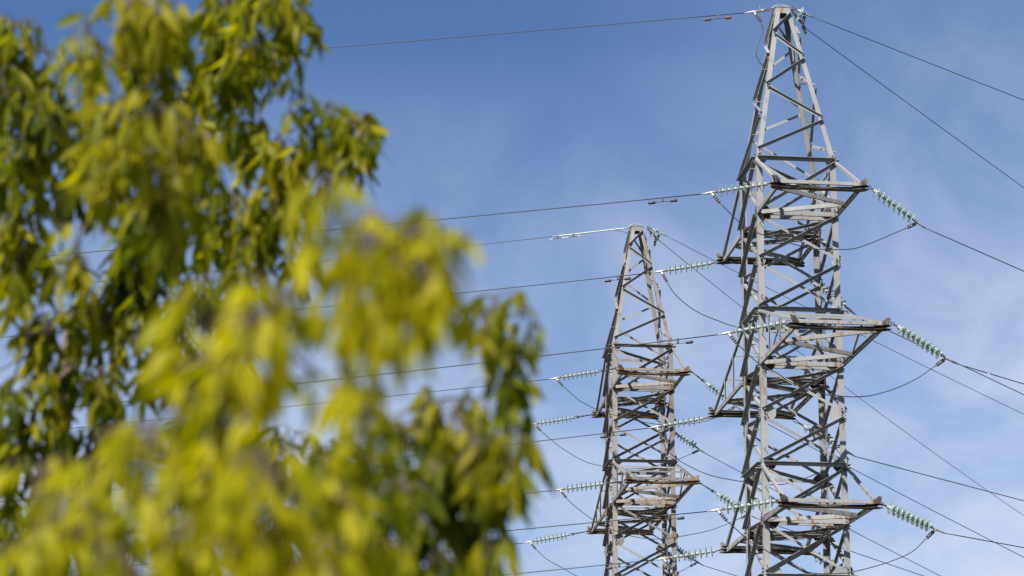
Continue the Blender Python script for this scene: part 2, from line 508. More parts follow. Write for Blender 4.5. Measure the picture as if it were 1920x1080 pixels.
    for i, (za, zp, aL, eh, ez) in spec.items():
        for s in (-1, 1):                        # -1 towards the camera
            n = Vector((0, s, 0))
            arm = empty('cross_arm', (0, 0, 0)); arm.parent = root
            wl = halfw(za); wp = halfw(zp)
            yo = s * (wl + aL)
            def low(t, sx): 
                a = Vector((sx * wl, s * wl, za)); b = Vector((sx * eh, yo, za + ez)); return a.lerp(b, t)
            for sx in (-1, 1):
                X = Vector((-sx, 0, 0))
                mb = MB(); a, b = low(0, sx), low(1.0, sx)
                channel(mb, a + X * -.018 - Z * .05, b + X * -.018 - Z * .05, Z, X, .10, .055)
                mb.build('lower_chord', [M_T1], arm)
                mb = MB()
                a = Vector((sx * wp, s * wp, zp - .04)); b = Vector((sx * eh, yo - s * .02, za + ez + .11))
                if i == 2:
                    dd = (b - a).normalized()
                    angle(mb, a + X * -.03, b + X * -.03, Vector((sx, 0, 0)), .055, .006, .0)
                else:
                    angle(mb, a + X * -.03, b + X * -.03, Vector((sx, 0, 0)), .06, .007, .0)
                    angle(mb, a + X * .035, b + X * .012, Vector((-sx, 0, 0)), .05, .006, .0)
                mb.build('upper_tie', [M_T1], arm)
                if i == 2:
                    for t in (.30, .60):
                        mb = MB(); p0 = low(t, sx) + X * -.022; p1 = a.lerp(b, t) + X * -.022
                        angle(mb, p0 + Z * .02, p1, Vector((sx, 0, 0)), .045, .006, .012)
                        mb.build('post', [M_T1], arm)
                        p2 = a.lerp(b, max(0, t - .3)) + X * -.01
                    mb = MB(); angle(mb, low(.30, sx) + Z * .04 + X * .02, a.lerp(b, .60) + X * .02, Vector((sx, 0, 0)), .04, .006, 0)
                    mb.build('post', [M_T1], arm)
                # tip plates at the corner
                mb = MB(); e = low(1, sx)
                ang = .5
                d1 = Vector((sx * math.cos(ang), s * math.sin(ang), 0)); nn = Z.cross(d1)
                for oz, hh in ((.015, .010), (-.055, .010)):
                    mb.prism([(-.16, -.13), (.05, -.13), (.17, -.03), (.17, .04), (.05, .11), (-.16, .13)], e + Z * oz + n * .02, e + Z * (oz + hh) + n * .02, d1, nn)
                mb.prism([(-.10, .0), (.10, .0), (.16, .15), (.10, .17), (-.02, .06), (-.10, .05)], e + n * .04 + Z * .03, e + n * .05 + Z * .03, d1, Z)
                mb.prism([(-.07, .0), (.09, .0), (.13, .11), (.05, .15), (-.05, .05)], e + n * .14 + Z * .02, e + n * .15 + Z * .02, d1, Z)
                bolts(mb, e + n * .05 + Z * .1, n, [(-.03, 0), (.03, 0), (0, .04)], .012, .02)
                mb.build('tip_plate', [M_T1J, M_T1J], arm)
            # end beams
            eL, eR = low(1, -1), low(1, 1); xx = Vector((1, 0, 0))
            mb = MB(); channel(mb, eL - xx * .12 + n * .07 + Z * .035, eR + xx * .12 + n * .07 + Z * .035, Z, -n, .075, .05 if s < 0 else .08)
            mb.build('end_beam', [M_T1], arm)
            mb = MB()
            mid = (eL + eR) / 2
            for p_, q_ in ((eL - xx * .07, mid), (mid, eR + xx * .07)):
                o0 = -n * (.0 if p_ is not mid else .10); o1 = -n * (.10 if q_ is mid else .0)
                channel(mb, p_ + o0 - Z * .045, q_ + o1 - Z * .045, Z, -n, .075, .06)
            mb.box(mid - n * .02 - Z * .052, xx, n, Z, .86, .08, .004)
            mb.build('end_beam', [M_T1J], arm)
            # horizontal web of the arm
            if i == 2: zg = [(0, -1), (.30, 1), (.60, -1), (.95, 1)]
            else: zg = [(0, -1), (.42, 1), (.93, -1)]
            if s > 0 and i != 2: zg = [(0, 1), (.42, -1), (.93, 1)]
            for q in range(len(zg) - 1):
                a, b = low(zg[q][0], zg[q][1]), low(zg[q + 1][0], zg[q + 1][1])
                a = a - Vector((zg[q][1] * .06, 0, 0)); b = b - Vector((zg[q + 1][1] * .045, 0, 0))
                mb = MB(); dp = Z.cross((b - a).normalized())
                if dp.dot(n) > 0: dp = -dp
                channel(mb, a - Z * .045 + n * .03, b - Z * .045 - n * .0, Z, dp, .088, .05 if s < 0 else .085)
                mb.build('arm_brace', [M_T1], arm)
            if i == 2:
                a0 = Vector((0, s * wp, zp - .04)); b0 = Vector((0, yo, za + ez + .11))
                for t in (.30, .60):
                    c0 = a0.lerp(b0, t); hw = wp + (eh - wp) * t
                    mb = MB(); angle(mb, c0 - xx * hw, c0 + xx * hw, n, .045, .006, .0)
                    mb.build('cross_tie', [M_T1], arm)
P1 = Vector((6.184, 51.151, 0.0)); YAW1 = math.radians(6.133)
P2 = Vector((3.787, 69.156, 0.177)); YAW2 = math.radians(4.998)
T1 = empty('lattice_tower', P1, YAW1, label='tall grey steel lattice pylon on the right, nearer and larger of the two', cat='pylon', group='steel lattice pylons')
build_tower(T1)
T2 = copy_tree(T1)
T2.location = P2; T2.rotation_euler = (0, 0, YAW2)
T2['label'] = 'rusty brown-grey lattice pylon in the middle, smaller and farther behind the grey one'
swap = {M_T1: M_T2, M_T1J: M_T2J}
def reskin(o):
    for sl in o.material_slots:
        if sl.material in swap:
            mt = swap[sl.material]; sl.link = 'OBJECT'; sl.material = mt
    for ch in o.children: reskin(ch)
reskin(T2)

# ------------------------------------------------------------------ insulators, wires, jumpers
LAZ, RAZ = math.radians(172), math.radians(18)
def disc_meshes():
    """one glass shell and its metal cap, axis +Z, pointing away from the pylon"""
    sh = MB()
    pr = [(.030, .014), (.06, .008), (.095, -.002), (.120, -.016), (.1275, -.028), (.1265, -.031), (.118, -.022), (.094, -.010), (.060, .000), (.030, .005), (.030, .014)]
    sh.lathe(pr, Vector((0, 0, 0)), Z, 24)
    a = sh.build('disc', [M_GLASS])
    cp = MB()
    cp.lathe([(.001, .075), (.020, .074), (.030, .066), (.036, .050), (.042, .018), (.045, .004), (.001, .004)], Vector((0, 0, 0)), Z, 14)
    cp.lathe([(.001, -.004), (.018, -.006), (.012, -.020), (.011, -.060), (.001, -.061)], Vector((0, 0, 0)), Z, 10)
    b = cp.build('cap', [M_CAP])
    return a, b
_d, _c = disc_meshes()
DISC, CAP = _d.data, _c.data
bpy.data.objects.remove(_d); bpy.data.objects.remove(_c)
def newobj(name, data, parent):
    o = bpy.data.objects.new(name, data); C.objects.link(o); o.parent = parent; return o
def link_chain(mb, p0, p1, n, r=.010, mi=0):
    d = (p1 - p0); L_ = d.length; d.normalize()
    x = d.cross(Z).normalized(); y = d.cross(x).normalized()
    for i in range(n):
        a = p0 + d * (L_ * i / n); b = p0 + d * (L_ * (i + 1.12) / n)
        w = (x if i % 2 else y) * min(.028, L_ / n * .45)
        mid = (a + b) / 2
        mb.tube([a, a.lerp(mid, .4) + w, b.lerp(mid, .4) + w, b], r, 6, mi)
        mb.tube([a, a.lerp(mid, .4) - w, b.lerp(mid, .4) - w, b], r, 6, mi)
def string(att, clamp, f0, f1, n, label, side, jdir, rod=0.0, grp='glass insulator strings on the pylons', shell=True):
    """att: fixing on the arm, clamp: conductor clamp; discs between fractions f0..f1 of the way"""
    root = empty('insulator_string', att, 0, label=label, cat='insulator', group=grp)
    d = (clamp - att); Lt = d.length; d.normalize()
    inv = Matrix.Translation(-att)
    a = Vector((0, 0, 0)); e = d * Lt
    mb = MB()
    s0 = d * (Lt * f0 - .075)
    if rod > 0:
        r1 = d * .18
        link_chain(mb, a, r1, 2)
        mb.tube([r1, d * (Lt * f0 - .2)], .017, 8)
        mb.tube([d * (Lt * f0 - .24), d * (Lt * f0 - .18)], .04, 8)
        mb.tube([d * (Lt * f0 * .5 - .02), d * (Lt * f0 * .5 + .02)], .026, 8)
        link_chain(mb, d * (Lt * f0 - .2), s0, 1)
    else:
        link_chain(mb, a, s0, 2 if s0.length > .12 else 1)
    mb.build('shackle', [M_RUST if rod == 0 else M_DARK], root)
    rot = (-d).to_track_quat('Z', 'Y').to_matrix().to_4x4()
    for i in range(n):
        t = Lt * (f0 + (f1 - f0) * (i / max(1, n - 1)))
        o = newobj('disc', DISC, root); o.matrix_local = Matrix.Translation(d * t) @ rot
        c_ = newobj('cap', CAP, o)
    mb = MB(); t1 = d * (Lt * f1 + .04)
    dy = d.cross(Z).normalized()
    q = e - d * .10
    mb.tube([t1, t1.lerp(q, .35)], .024, 8, 0)
    mb.box(t1.lerp(q, .7), d, Z, dy, max(.03, (q - t1).length * .35), .024, .018, 1)
    mb.build('yoke', [M_FIT, M_RUST], root)
    # strain clamp with its bolted tail, hanging off towards the jumper
    mb = MB()
    mb.tube([q - d * .01, e, e + d * .10, e + d * .22], [.026, .032, .022, .012], 8, 0)
    jd = jdir.normalized(); bs = e - Z * .01
    mb.tube([bs, bs + jd * .1, bs + jd * .30], [.028, .020, .014], 8, 0)
    cl = mb.build('strain_clamp', [M_FIT], root)
    jn = jd.cross(dy).normalized()
    for k in range(4):
        c0 = bs + jd * (.09 + .055 * k)
        bb = MB(); bb.tube([c0 - jn * .038, c0 + jn * .038], .021, 8, 0, False)
        bb.tube([c0 - dy * .03, c0 + dy * .03], .018, 6, 0, False)
        bb.build('bolt', [M_DARK], cl)
    return root, att + bs + jd * .30
def curve_pts(P, per=8):
    """Catmull-Rom through P"""
    r = []
    Q = [P[0] * 2 - P[1]] + P + [P[-1] * 2 - P[-2]]
    for i in range(1, len(Q) - 2):
        for k in range(per):
            t = k / per; a, b, c, d = Q[i - 1], Q[i], Q[i + 1], Q[i + 2]
            r.append(.5 * ((2 * b) + (c - a) * t + (2 * a - 5 * b + 4 * c - d) * t * t + (3 * b - a - 3 * c + d) * t ** 3))
    r.append(Q[-2]); return r
def wire(name, p0, far, az, label, cat, grp, ext=45.0, rad=.0105, sag=None):
    """conductor in the vertical plane through p0: straight chord to the far sight point with a shallow sag, carried on beyond it"""
    F = [on_plane(x, y, p0, az) for x, y in far]
    hd = Vector((math.cos(az), math.sin(az), 0))
    S = [0.0] + [(q - p0).dot(hd) for q in F]; H = [0.0] + [q.z - p0.z for q in F]
    # least squares z = a s + b s^2 through the start
    s2 = sum(s * s for s in S); s3 = sum(s ** 3 for s in S); s4 = sum(s ** 4 for s in S)
    t1 = sum(s * h for s, h in zip(S, H)); t2 = sum(s * s * h for s, h in zip(S, H))
    if len(F) > 1:
        det = s2 * s4 - s3 * s3; a = (t1 * s4 - t2 * s3) / det; b = (s2 * t2 - s3 * t1) / det
        b = max(.0003, min(.0016, b)); a = (t1 - b * s3) / s2
    else:
        b = .0009; a = (H[1] - b * S[1] ** 2) / S[1]
    smax = S[-1] + ext; n = 40
    pts = []
    for i in range(n + 1):
        s = smax * i / n; z = a * s + b * s * s
        pts.append(p0 + hd * s + Z * z)
    mb = MB(); mb.tube([q - p0 for q in pts], rad, 6)
    o = mb.build(name, [M_WIRE]); o.location = p0
    tag(o, label, cat, grp)
    def on(px, py=None):
        # point of the wire seen in column px
        best = None
        for k in range(2000):
            s = (S[-1] + 2) * k / 2000; q = p0 + hd * s + Z * (a * s + b * s * s); v = q - EYEP
            x = 960 + FPX * v.dot(RIGHT) / v.dot(FWD)
            if best is None or abs(x - px) < best[0]: best = (abs(x - px), q, (hd + Z * (a + 2 * b * s)).normalized())
        return best[1], best[2]
    return o, on
def jumper(pa, pb, mids, label, rad=.0105):
    az = math.atan2(pb.y - pa.y, pb.x - pa.x)
    P = [pa] + [on_plane(x, y, pa, az) for x, y in mids] + [pb]
    mb = MB(); mb.tube([q - pa for q in curve_pts(P, 6)], rad, 6)
    o = mb.build('jumper_cable', [M_WIRE]); o.location = pa
    return tag(o, label, 'cable', 'jumper cables looping round the pylons')
def damper(q, d, label, mat=None, size=1.0, grp='dampers on the wires'):
    root = empty('vibration_damper', q, 0, label=label, cat='damper', group=grp)
    mb = MB(); mb.box(Vector((0, 0, -.03)), d, Z, d.cross(Z).normalized(), .022, .05, .018)
    mb.build('clamp', [M_DARK], root)
    mb = MB(); k = Z * (-.085 * 1)
    mb.tube([k - d * .23 * size, k, k + d * .23 * size], .006, 6); mb.build('messenger', [M_DARK], root)
    for s in (-1, 1):
        mb = MB(); c = k + d * (s * .235 * size); w_ = 1.0 if size == 1 else .55
        mb.lathe([(.001, -.075 * size), (.026 * w_, -.075 * size), (.032 * w_, -.06 * size), (.032 * w_, .06 * size), (.026 * w_, .075 * size), (.001, .075 * size)], c, d, 12)
        mb.build('weight', [mat or M_DARK], root)
    return root

def tip(tower, px, i, s):
    """3-D fixing point: sight line onto the vertical plane of arm i's end beam"""
    P, yaw = (P1, YAW1) if tower == 1 else (P2, YAW2)
    aL, za = {1: (2.035, ZA1), 2: (3.372, ZA2), 3: (2.098, ZA3)}[i]
    wl = halfw(za) + aL + .04
    loc = Vector((-math.sin(yaw) * s * wl, math.cos(yaw) * s * wl, 0)) + P
    return on_plane(px[0], px[1], loc, yaw)
TN = {1: 'grey pylon', 2: 'rusty pylon'}
LV = {1: 'top', 2: 'middle', 3: 'lowest'}
# tower, arm, side(-1 front), LEFT: attach, first disc, last disc, clamp, n, rod | RIGHT same | left wire pts | right wire pts | jumper mids | damper px
ROWS = [
 (1, 1, -1, ((1450, 343), (1432, 345.5), (1353, 357), (1334, 361), 8, 0), ((1628, 349), (1641, 361), (1708, 406), (1720, 417), 8, 0),
  [(800, 413.5), (400, 452), (85, 480)], [(1820, 462), (1920, 510)],
  [(1385.6, 416), (1411, 433), (1441, 443.5), (1469, 452), (1511, 464), (1547, 468), (1595, 467), (1619, 461), (1640, 453), (1680, 436)], 1243),
 (1, 2, -1, ((1483, 602.5), (1466.7, 605.6), (1384, 620), (1366, 624), 8, 0), ((1670, 604), (1686, 617), (1758, 663), (1774, 671), 9, 0),
  [(1040, 664), (573, 718), (300, 746)], [(1850, 699), (1920, 720)],
  [(1403, 664), (1425.5, 684), (1454, 698), (1485.6, 718), (1547, 739), (1569, 742), (1600, 744), (1635.6, 741), (1680, 728), (1720, 709)], 1271),
 (1, 3, -1, ((1464, 938), (1448, 941), (1366, 954.5), (1346, 956), 8, 0), ((1649, 943), (1668, 952), (1738, 985), (1754, 992), 9, 0),
  [(1160, 975), (900, 1000)], [(1840, 1010), (1920, 1028)],
  [(1384, 995.6), (1407, 1015.6), (1431, 1029), (1464, 1049), (1502, 1069), (1535, 1075.6), (1569, 1075.6), (1595.6, 1073), (1627, 1065.6), (1664, 1054.7), (1708, 1036)], 1255),
 (1, 1, 1, ((1345, 492), (1328, 494), (1258, 506.5), (1240, 508.6), 8, 0), ((1500, 506), (1524, 524), (1580, 567), (1593, 581), 8, 0),
  [(880, 548), (590, 577), (262, 608), (0, 633)], [(1660, 613), (1920, 741)],
  [(1261, 546), (1281.5, 566.6), (1308, 585), (1342.5, 600), (1383, 613.5), (1440, 622), (1510, 622), (1560, 606)], 1158),
 (1, 2, 1, ((1337, 781.7), (1312.6, 784), (1244, 798), (1232, 800), 8, 0), ((1486, 786), (1511.7, 801), (1572, 838), (1590, 848), 8, 0),
  [(977, 830), (844, 846.7), (600, 874.7)], [(1750, 890), (1920, 941)],
  [(1250, 843), (1268, 859), (1288, 871.8), (1331.5, 891), (1391.7, 903), (1444, 909), (1487, 904), (1550, 880)], 1150),
 (1, 3, 1, ((1358, 1030.6), (1336, 1033), (1264, 1044), (1245, 1047.5), 8, 0), ((1512, 1035), (1531, 1044), (1590, 1073), (1604, 1079), 8, 0),
  [(1160, 1056.6), (945, 1078)], [(1750, 1128), (1920, 1175)],
  [(1290, 1100), (1400, 1128), (1520, 1125), (1570, 1106)], 1161),
 (2, 1, -1, ((1160, 690), (1116.7, 696), (1058, 704), (1043, 709), 8, .01), ((1290, 692), (1326, 723), (1368, 752), (1380, 761), 8, .6),
  [(960, 717.5), (702, 746), (591, 757)], [(1591, 875), (1920, 1045)],
  [(1076.7, 743), (1093, 755), (1116.7, 766.7), (1131.5, 772), (1166, 782), (1191, 788), (1235, 796), (1266, 795.5), (1301, 793.5), (1335, 786)], None),
 (2, 2, -1, ((1172, 902), (1126, 906), (1066, 915), (1050, 918), 8, .01), ((1305, 901), (1346, 930), (1392, 957), (1405, 964), 8, .6),
  [(951, 928), (675.6, 957)], [(1594.6, 1034), (1733, 1080)],
  [(1080, 951), (1113, 975.6), (1142, 991), (1180, 1004), (1213, 1010), (1247, 1010), (1291, 1003), (1335.6, 993)], None),
 (2, 1, 1, ((1115, 776.7), (1071, 784), (1016.7, 791.7), (1003, 794.7), 8, .5), ((1222, 781), (1262, 806), (1302, 833), (1312, 843), 8, .6),
  [(960, 799), (791, 818), (622, 837)], [(1394, 890), (1594.6, 996.5), (1767.7, 1080)],
  [(1031.7, 823), (1053, 840), (1080, 856.7), (1104, 868), (1131, 874), (1164, 879), (1213, 877), (1269, 862)], None),
 (2, 2, 1, ((1105.8, 995.5), (1062, 1004.7), (1008, 1011.8), (994, 1016), 8, .5), ((1220, 1000), (1262, 1026), (1296, 1049), (1308, 1054), 8, .6),
  [(918, 1023.5), (786.7, 1040)], [(1384, 1080), (1500, 1117)],
  [(1024.6, 1047.8), (1058, 1066.7), (1082, 1080), (1130, 1093), (1200, 1093), (1271, 1073)], None),
]
def frac(a, b, p):
    return ((p[0] - a[0]) * (b[0] - a[0]) + (p[1] - a[1]) * (b[1] - a[1])) / ((b[0] - a[0]) ** 2 + (b[1] - a[1]) ** 2)
for tw, arm, s, Lf, Rt, lw, rw, jm, dpx in ROWS:
    where = '%s %s arm of the %s' % (LV[arm], 'front' if s < 0 else 'rear', TN[tw])
    if tw == 2: where = where.replace('middle', 'second')
    ends = []
    for side, (a, d0, d1, c, n, rod), az in (('left', Lf, LAZ), ('right', Rt, RAZ)):
        A = tip(tw, a, arm, s); Cc = on_plane(c[0], c[1], A, az)
        jm_px = jm[0] if side == 'left' else jm[-1]
        q = on_plane(jm_px[0], jm_px[1], Cc, az)
        jd = (q - Cc).normalized()
        if side == 'left': jd = (jd + Vector((.1, -.1, -.25))).normalized()
        st, je = string(A, Cc, frac(a, c, d0), frac(a, c, d1), n, 'green glass disc string reaching %s from the %s' % (side, where), side, jd, rod)
        ends.append((Cc + (Cc - A).normalized() * .2, je))
    jumper(ends[0][1], ends[1][1], jm, 'dark jumper cable looping under the %s' % where)
    _, on = wire('power_line', ends[0][0], lw, LAZ, 'conductor running left from the %s' % where, 'wire', 'conductors strung from the pylons')
    wire('power_line', ends[1][0], rw, RAZ, 'conductor running down to the right from the %s' % where, 'wire', 'conductors strung from the pylons', ext=25)
    if dpx:
        q, d = on(dpx)
        damper(q, d, 'dumbbell damper on the left conductor of the %s' % where)
# earth wires at the peaks
def peak(tw, px, side):
    P, yaw = (P1, YAW1) if tw == 1 else (P2, YAW2)
    return on_plane(px[0], px[1], P + Vector((math.cos(yaw), math.sin(yaw), 0)) * CAPX, yaw)
def earth(tw, a, dpx, c, az, far, label, wl, jd, ext=45, rad=.009):
    A = peak(tw, a, 0); Cc = on_plane(c[0], c[1], A, az)
    st, je = string(A, Cc, frac(a, c, dpx), frac(a, c, dpx), 1, label, '', jd, 0, 'single glass discs at the pylon peaks')
    w, on = wire('earth_wire', Cc + (Cc - A).normalized() * .2, far, az, wl, 'wire', 'earth wires from the pylon peaks', ext, rad)
    return je, on
je, on = earth(1, (1449, 17.5), (1427, 21), (1414, 22), LAZ, [(860, 70), (520, 97), (70, 133)],
               'single glass disc left of the near grey pylon peak', 'earth wire running left from the near grey pylon peak', Vector((.45, -.05, -.7)))
q, d = on(1346); damper(q, d, 'dumbbell damper with reddish weights left of the near grey pylon peak', M_RUST)
P = [je] + [on_plane(x, y, je, YAW1 + .35) for x, y in ((1430, 60), (1422, 82), (1418, 100), (1423, 115), (1432, 125))]
mb = MB(); mb.tube([q - je for q in curve_pts(P, 6)], .009, 6); o = mb.build('jumper_cable', [M_WIRE]); o.location = je
tag(o, 'loose cable looping from the peak disc down the left edge of the near grey pylon', 'cable', 'jumper cables looping round the pylons')
earth(1, (1483, 14), (1501, 19), (1510, 26), RAZ, [(1720, 105), (1920, 190)], 'upper single glass disc right of the near grey pylon peak', 'upper earth wire running right from the near grey pylon peak', Vector((-.2, -.1, -.6)), 25)
earth(1, (1484, 19), (1492, 32), (1504, 44), math.radians(52), [(1700, 185), (1920, 355)], 'lower single glass disc right of the near grey pylon peak', 'lower steep earth wire running right from the near grey pylon peak', Vector((.1, -.1, -.4)), 25)
earth(2, (1213, 425), (1226, 434), (1238, 437), RAZ, [(1345, 495), (1630, 636), (1920, 776)], 'upper single glass disc right of the far rusty pylon peak', 'upper earth wire passing behind the grey pylon from the rusty pylon peak', Vector((-.3, -.1, -.5)), 25)
earth(2, (1213, 428), (1221, 437), (1230, 445), math.radians(52), [(1405, 588), (1604, 740), (1920, 967)], 'lower single glass disc right of the far rusty pylon peak', 'lower steep earth wire passing behind the grey pylon from the rusty pylon peak', Vector((-.1, -.1, -.5)), 25)
A = peak(2, (1188, 426), 0)
w, on = wire('earth_wire', A, [(1000, 449), (860, 463), (603, 490), (420, 505.5), (123, 534), (17, 542)], LAZ, 'pale earth wire running left from the far rusty pylon peak', 'wire', 'earth wires from the pylon peaks', 45, .009)
# bright helical grip over the first metres of that wire
mb = MB(); q0, d0 = on(1184); q1, d1 = on(1036); a_ = []
for k in range(181):
    t = k / 180; c = q0.lerp(q1, t); x = d0.cross(Z).normalized(); y = d0.cross(x).normalized()
    a_.append(c + (x * math.cos(k * .9) + y * math.sin(k * .9)) * .012 - q0)
mb.tube([q - q0 for q in [q0.lerp(q1, i / 10) for i in range(11)]], .019, 8); mb.tube(a_, .009, 5)
o = mb.build('wire_grip', [M_HELIX]); o.location = q0
tag(o, 'pale helical grip wrapped round the earth wire left of the rusty pylon peak', 'wire grip')
for px, w_ in ((1045.5, 'outer'), (1075, 'inner')):
    q, d = on(px); damper(q, d, '%s slim pale damper left of the far rusty pylon peak' % w_, M_FIT, .8)
q0, _ = on(1150)
P = [q0, on_plane(1165, 434, q0, LAZ), on_plane(1180, 440, q0, LAZ), on_plane(1192, 455, q0, LAZ), on_plane(1205, 480, q0, LAZ), on_plane(1220, 510, q0, LAZ)]
P += [on_plane(x, y, q0, LAZ) for x, y in ((1232, 570), (1242, 640), (1250, 700))]
mb = MB(); mb.tube([q - q0 for q in curve_pts(P, 6)], .008, 6); o = mb.build('jumper_cable', [M_WIRE]); o.location = q0
tag(o, 'thin cable drooping from the wire grip down the right leg of the rusty pylon', 'cable', 'jumper cables looping round the pylons')

# ------------------------------------------------------------------ trees
def leaflet(mb, base, d, nrm, L_, W, tint, curl, rng):
    side = d.cross(nrm).normalized(); nrm = side.cross(d).normalized()
    prof = [(.0, .05), (.22, .75), (.48, 1.0), (.76, .62), (1.0, .02)]
    b = len(mb.v); fold = .30
    for s, w in prof:
        c = base + d * (L_ * s) - nrm * (curl * L_ * s * s)
        ww = W * .5 * w
        mb.v.append(tuple(c - side * ww + nrm * ww * fold)); mb.v.append(tuple(c)); mb.v.append(tuple(c + side * ww + nrm * ww * fold))
    for i in range(4):
        for j in (0, 1):
            a = b + i * 3 + j
            mb.f.append((a, a + 1, a + 4, a + 3)); mb.mi.append(0); mb.sm.append(True)
            mb.tint.append(tint)
def compound_leaf(mb, tw, base, out, rng, size, tint0):
    """box-elder leaf: petiole, then three to five hanging leaflets"""
    d = (out + Vector((0, 0, .25))).normalized()
    pts = [base]; p = base.copy(); n = 5
    step = size * .55 / n * 1.6
    for i in range(n):
        d = (d + Vector((0, 0, -.22 - .10 * i))).normalized(); p = p + d * step; pts.append(p.copy())
    tw.tube(pts, [.0014] * len(pts), 4, 0)
    def leaf(at, dirv, sc):
        dv = (dirv + Vector((rng.uniform(-.35, .35), rng.uniform(-.35, .35), rng.uniform(-1.8, -.05)))).normalized()
        nr = Vector((rng.uniform(-1, 1), rng.uniform(-1, 1), rng.uniform(.1, 1.2))).normalized()
        if abs(nr.dot(dv)) > .95: nr = Vector((1, 0, 0))
        t = min(.87 if tint0 < .9 else 1, max(0, tint0 + rng.gauss(0, .17)))
        leaflet(mb, at, dv, nr, size * sc * rng.choice((.55, .8, 1, 1, 1.15)) * rng.uniform(.85, 1.15), size * sc * rng.uniform(.22, .34), t, rng.uniform(-.25, .6), rng)
    s = d.cross(Vector((0, 0, 1)))
    if s.length < .05: s = Vector((rng.uniform(-1, 1), rng.uniform(-1, 1), 0))
    s.normalize()
    leaf(pts[-1], d, 1.0)
    for k, sc in ((4, .9), (2, .8)):
        if k == 2 and rng.random() < .35: continue
        leaf(pts[k], (d + s * 1.1), sc); leaf(pts[k], (d - s * 1.1), sc)
def build_tree(label, foot, blobs, seed, leaf_size, mat, tint_base, trunk_r, top):
    rng = random.Random(seed)
    root = empty('box_elder_tree', foot, 0, label=label, cat='tree', group='leafy box elder trees in the foreground')
    O = Vector(foot)
    crown, wood = MB(), MB()
    cents = [(at_depth(x, y, d), rx * d / FPX, ry * d / FPX, n, tb) for x, y, rx, ry, d, n, tb in blobs]
    # trunk and limbs: every clump hangs on the nearest limb point already grown
    T = Vector(top)
    pts = [O + (T - O) * t + Vector((math.sin(t * 5 + seed) * .03, math.cos(t * 4) * .03, 0)) for t in [i / 14 for i in range(15)]]
    wood.tube([q - O for q in pts], [trunk_r * (1 - .65 * i / 14) for i in range(15)], 10)
    grown = [(q, trunk_r * (1 - .65 * i / 14)) for i, q in enumerate(pts) if i > 4]
    todo = list(range(len(cents)))
    while todo:
        best = None
        for i in todo:
            c = cents[i][0]
            for q, r in grown:
                dd = (c - q).length + (.25 if q.z > c.z + .1 else 0)
                if best is None or dd < best[0]: best = (dd, i, q, r)
        _, i, q, r = best; todo.remove(i); c = cents[i][0] - Z * cents[i][2] * .3
        r0 = min(r * .75, .012 + .01 * trunk_r / .05); mid = q.lerp(c, .5) + Vector((rng.uniform(-.04, .04), rng.uniform(-.04, .04), .06 * (c - q).length))
        seg = curve_pts([q, q.lerp(mid, .6) + Z * .01, mid, c], 4)
        r0 = max(.0035, r0 * .8)
        wood.tube([p - O for p in seg], [r0 * (1 - .5 * k / len(seg)) for k in range(len(seg))], 6)
        for k in range(4, len(seg), 3): grown.append((seg[k], r0 * (1 - .5 * k / len(seg))))
    for (c, rx, rz, n, tb) in cents:
        for k in range(n):
            while True:
                v = Vector((rng.uniform(-1, 1), rng.uniform(-1, 1), rng.uniform(-1, 1)))
                if v.length < 1: break
            e = c + Vector((v.x * rx, v.y * max(rx, rz) * .9, v.z * rz))
            st = c + Vector((v.x * rx * .1, v.y * rx * .1, -rz * .3))
            ln = (e - st).length
            m1 = st.lerp(e, .55) + Z * (.15 * ln + .02)
            seg = curve_pts([st, m1, e, e + (e - m1).normalized() * .02 - Z * .03], 3)
            wood.tube([p - O for p in seg], [.0030 * (1 - .6 * i / len(seg)) for i in range(len(seg))], 5)
            tb2 = min(.82 - tint_base, tb + rng.gauss(0, .09))
            if rng.random() < .018: tb2 = rng.uniform(.86, .99) - tint_base
            for j in range(2, len(seg), 2):
                d = (seg[j] - seg[j - 1]).normalized()
                s = d.cross(Z)
                if s.length < .05: s = Vector((1, 0, 0))
                s.normalize(); a = rng.uniform(0, math.pi)
                s = (Matrix.Rotation(a, 3, d) @ s)
                for sg in (-1, 1):
                    if rng.random() < .12: continue
                    compound_leaf(crown, wood, seg[j] - O, (s * sg + d * .7).normalized(), rng, leaf_size * rng.uniform(.8, 1.15), tb2 + tint_base)
    wood.build('trunk', [M_BARK], root)
    crown.build('crown', [mat], root)
    return root
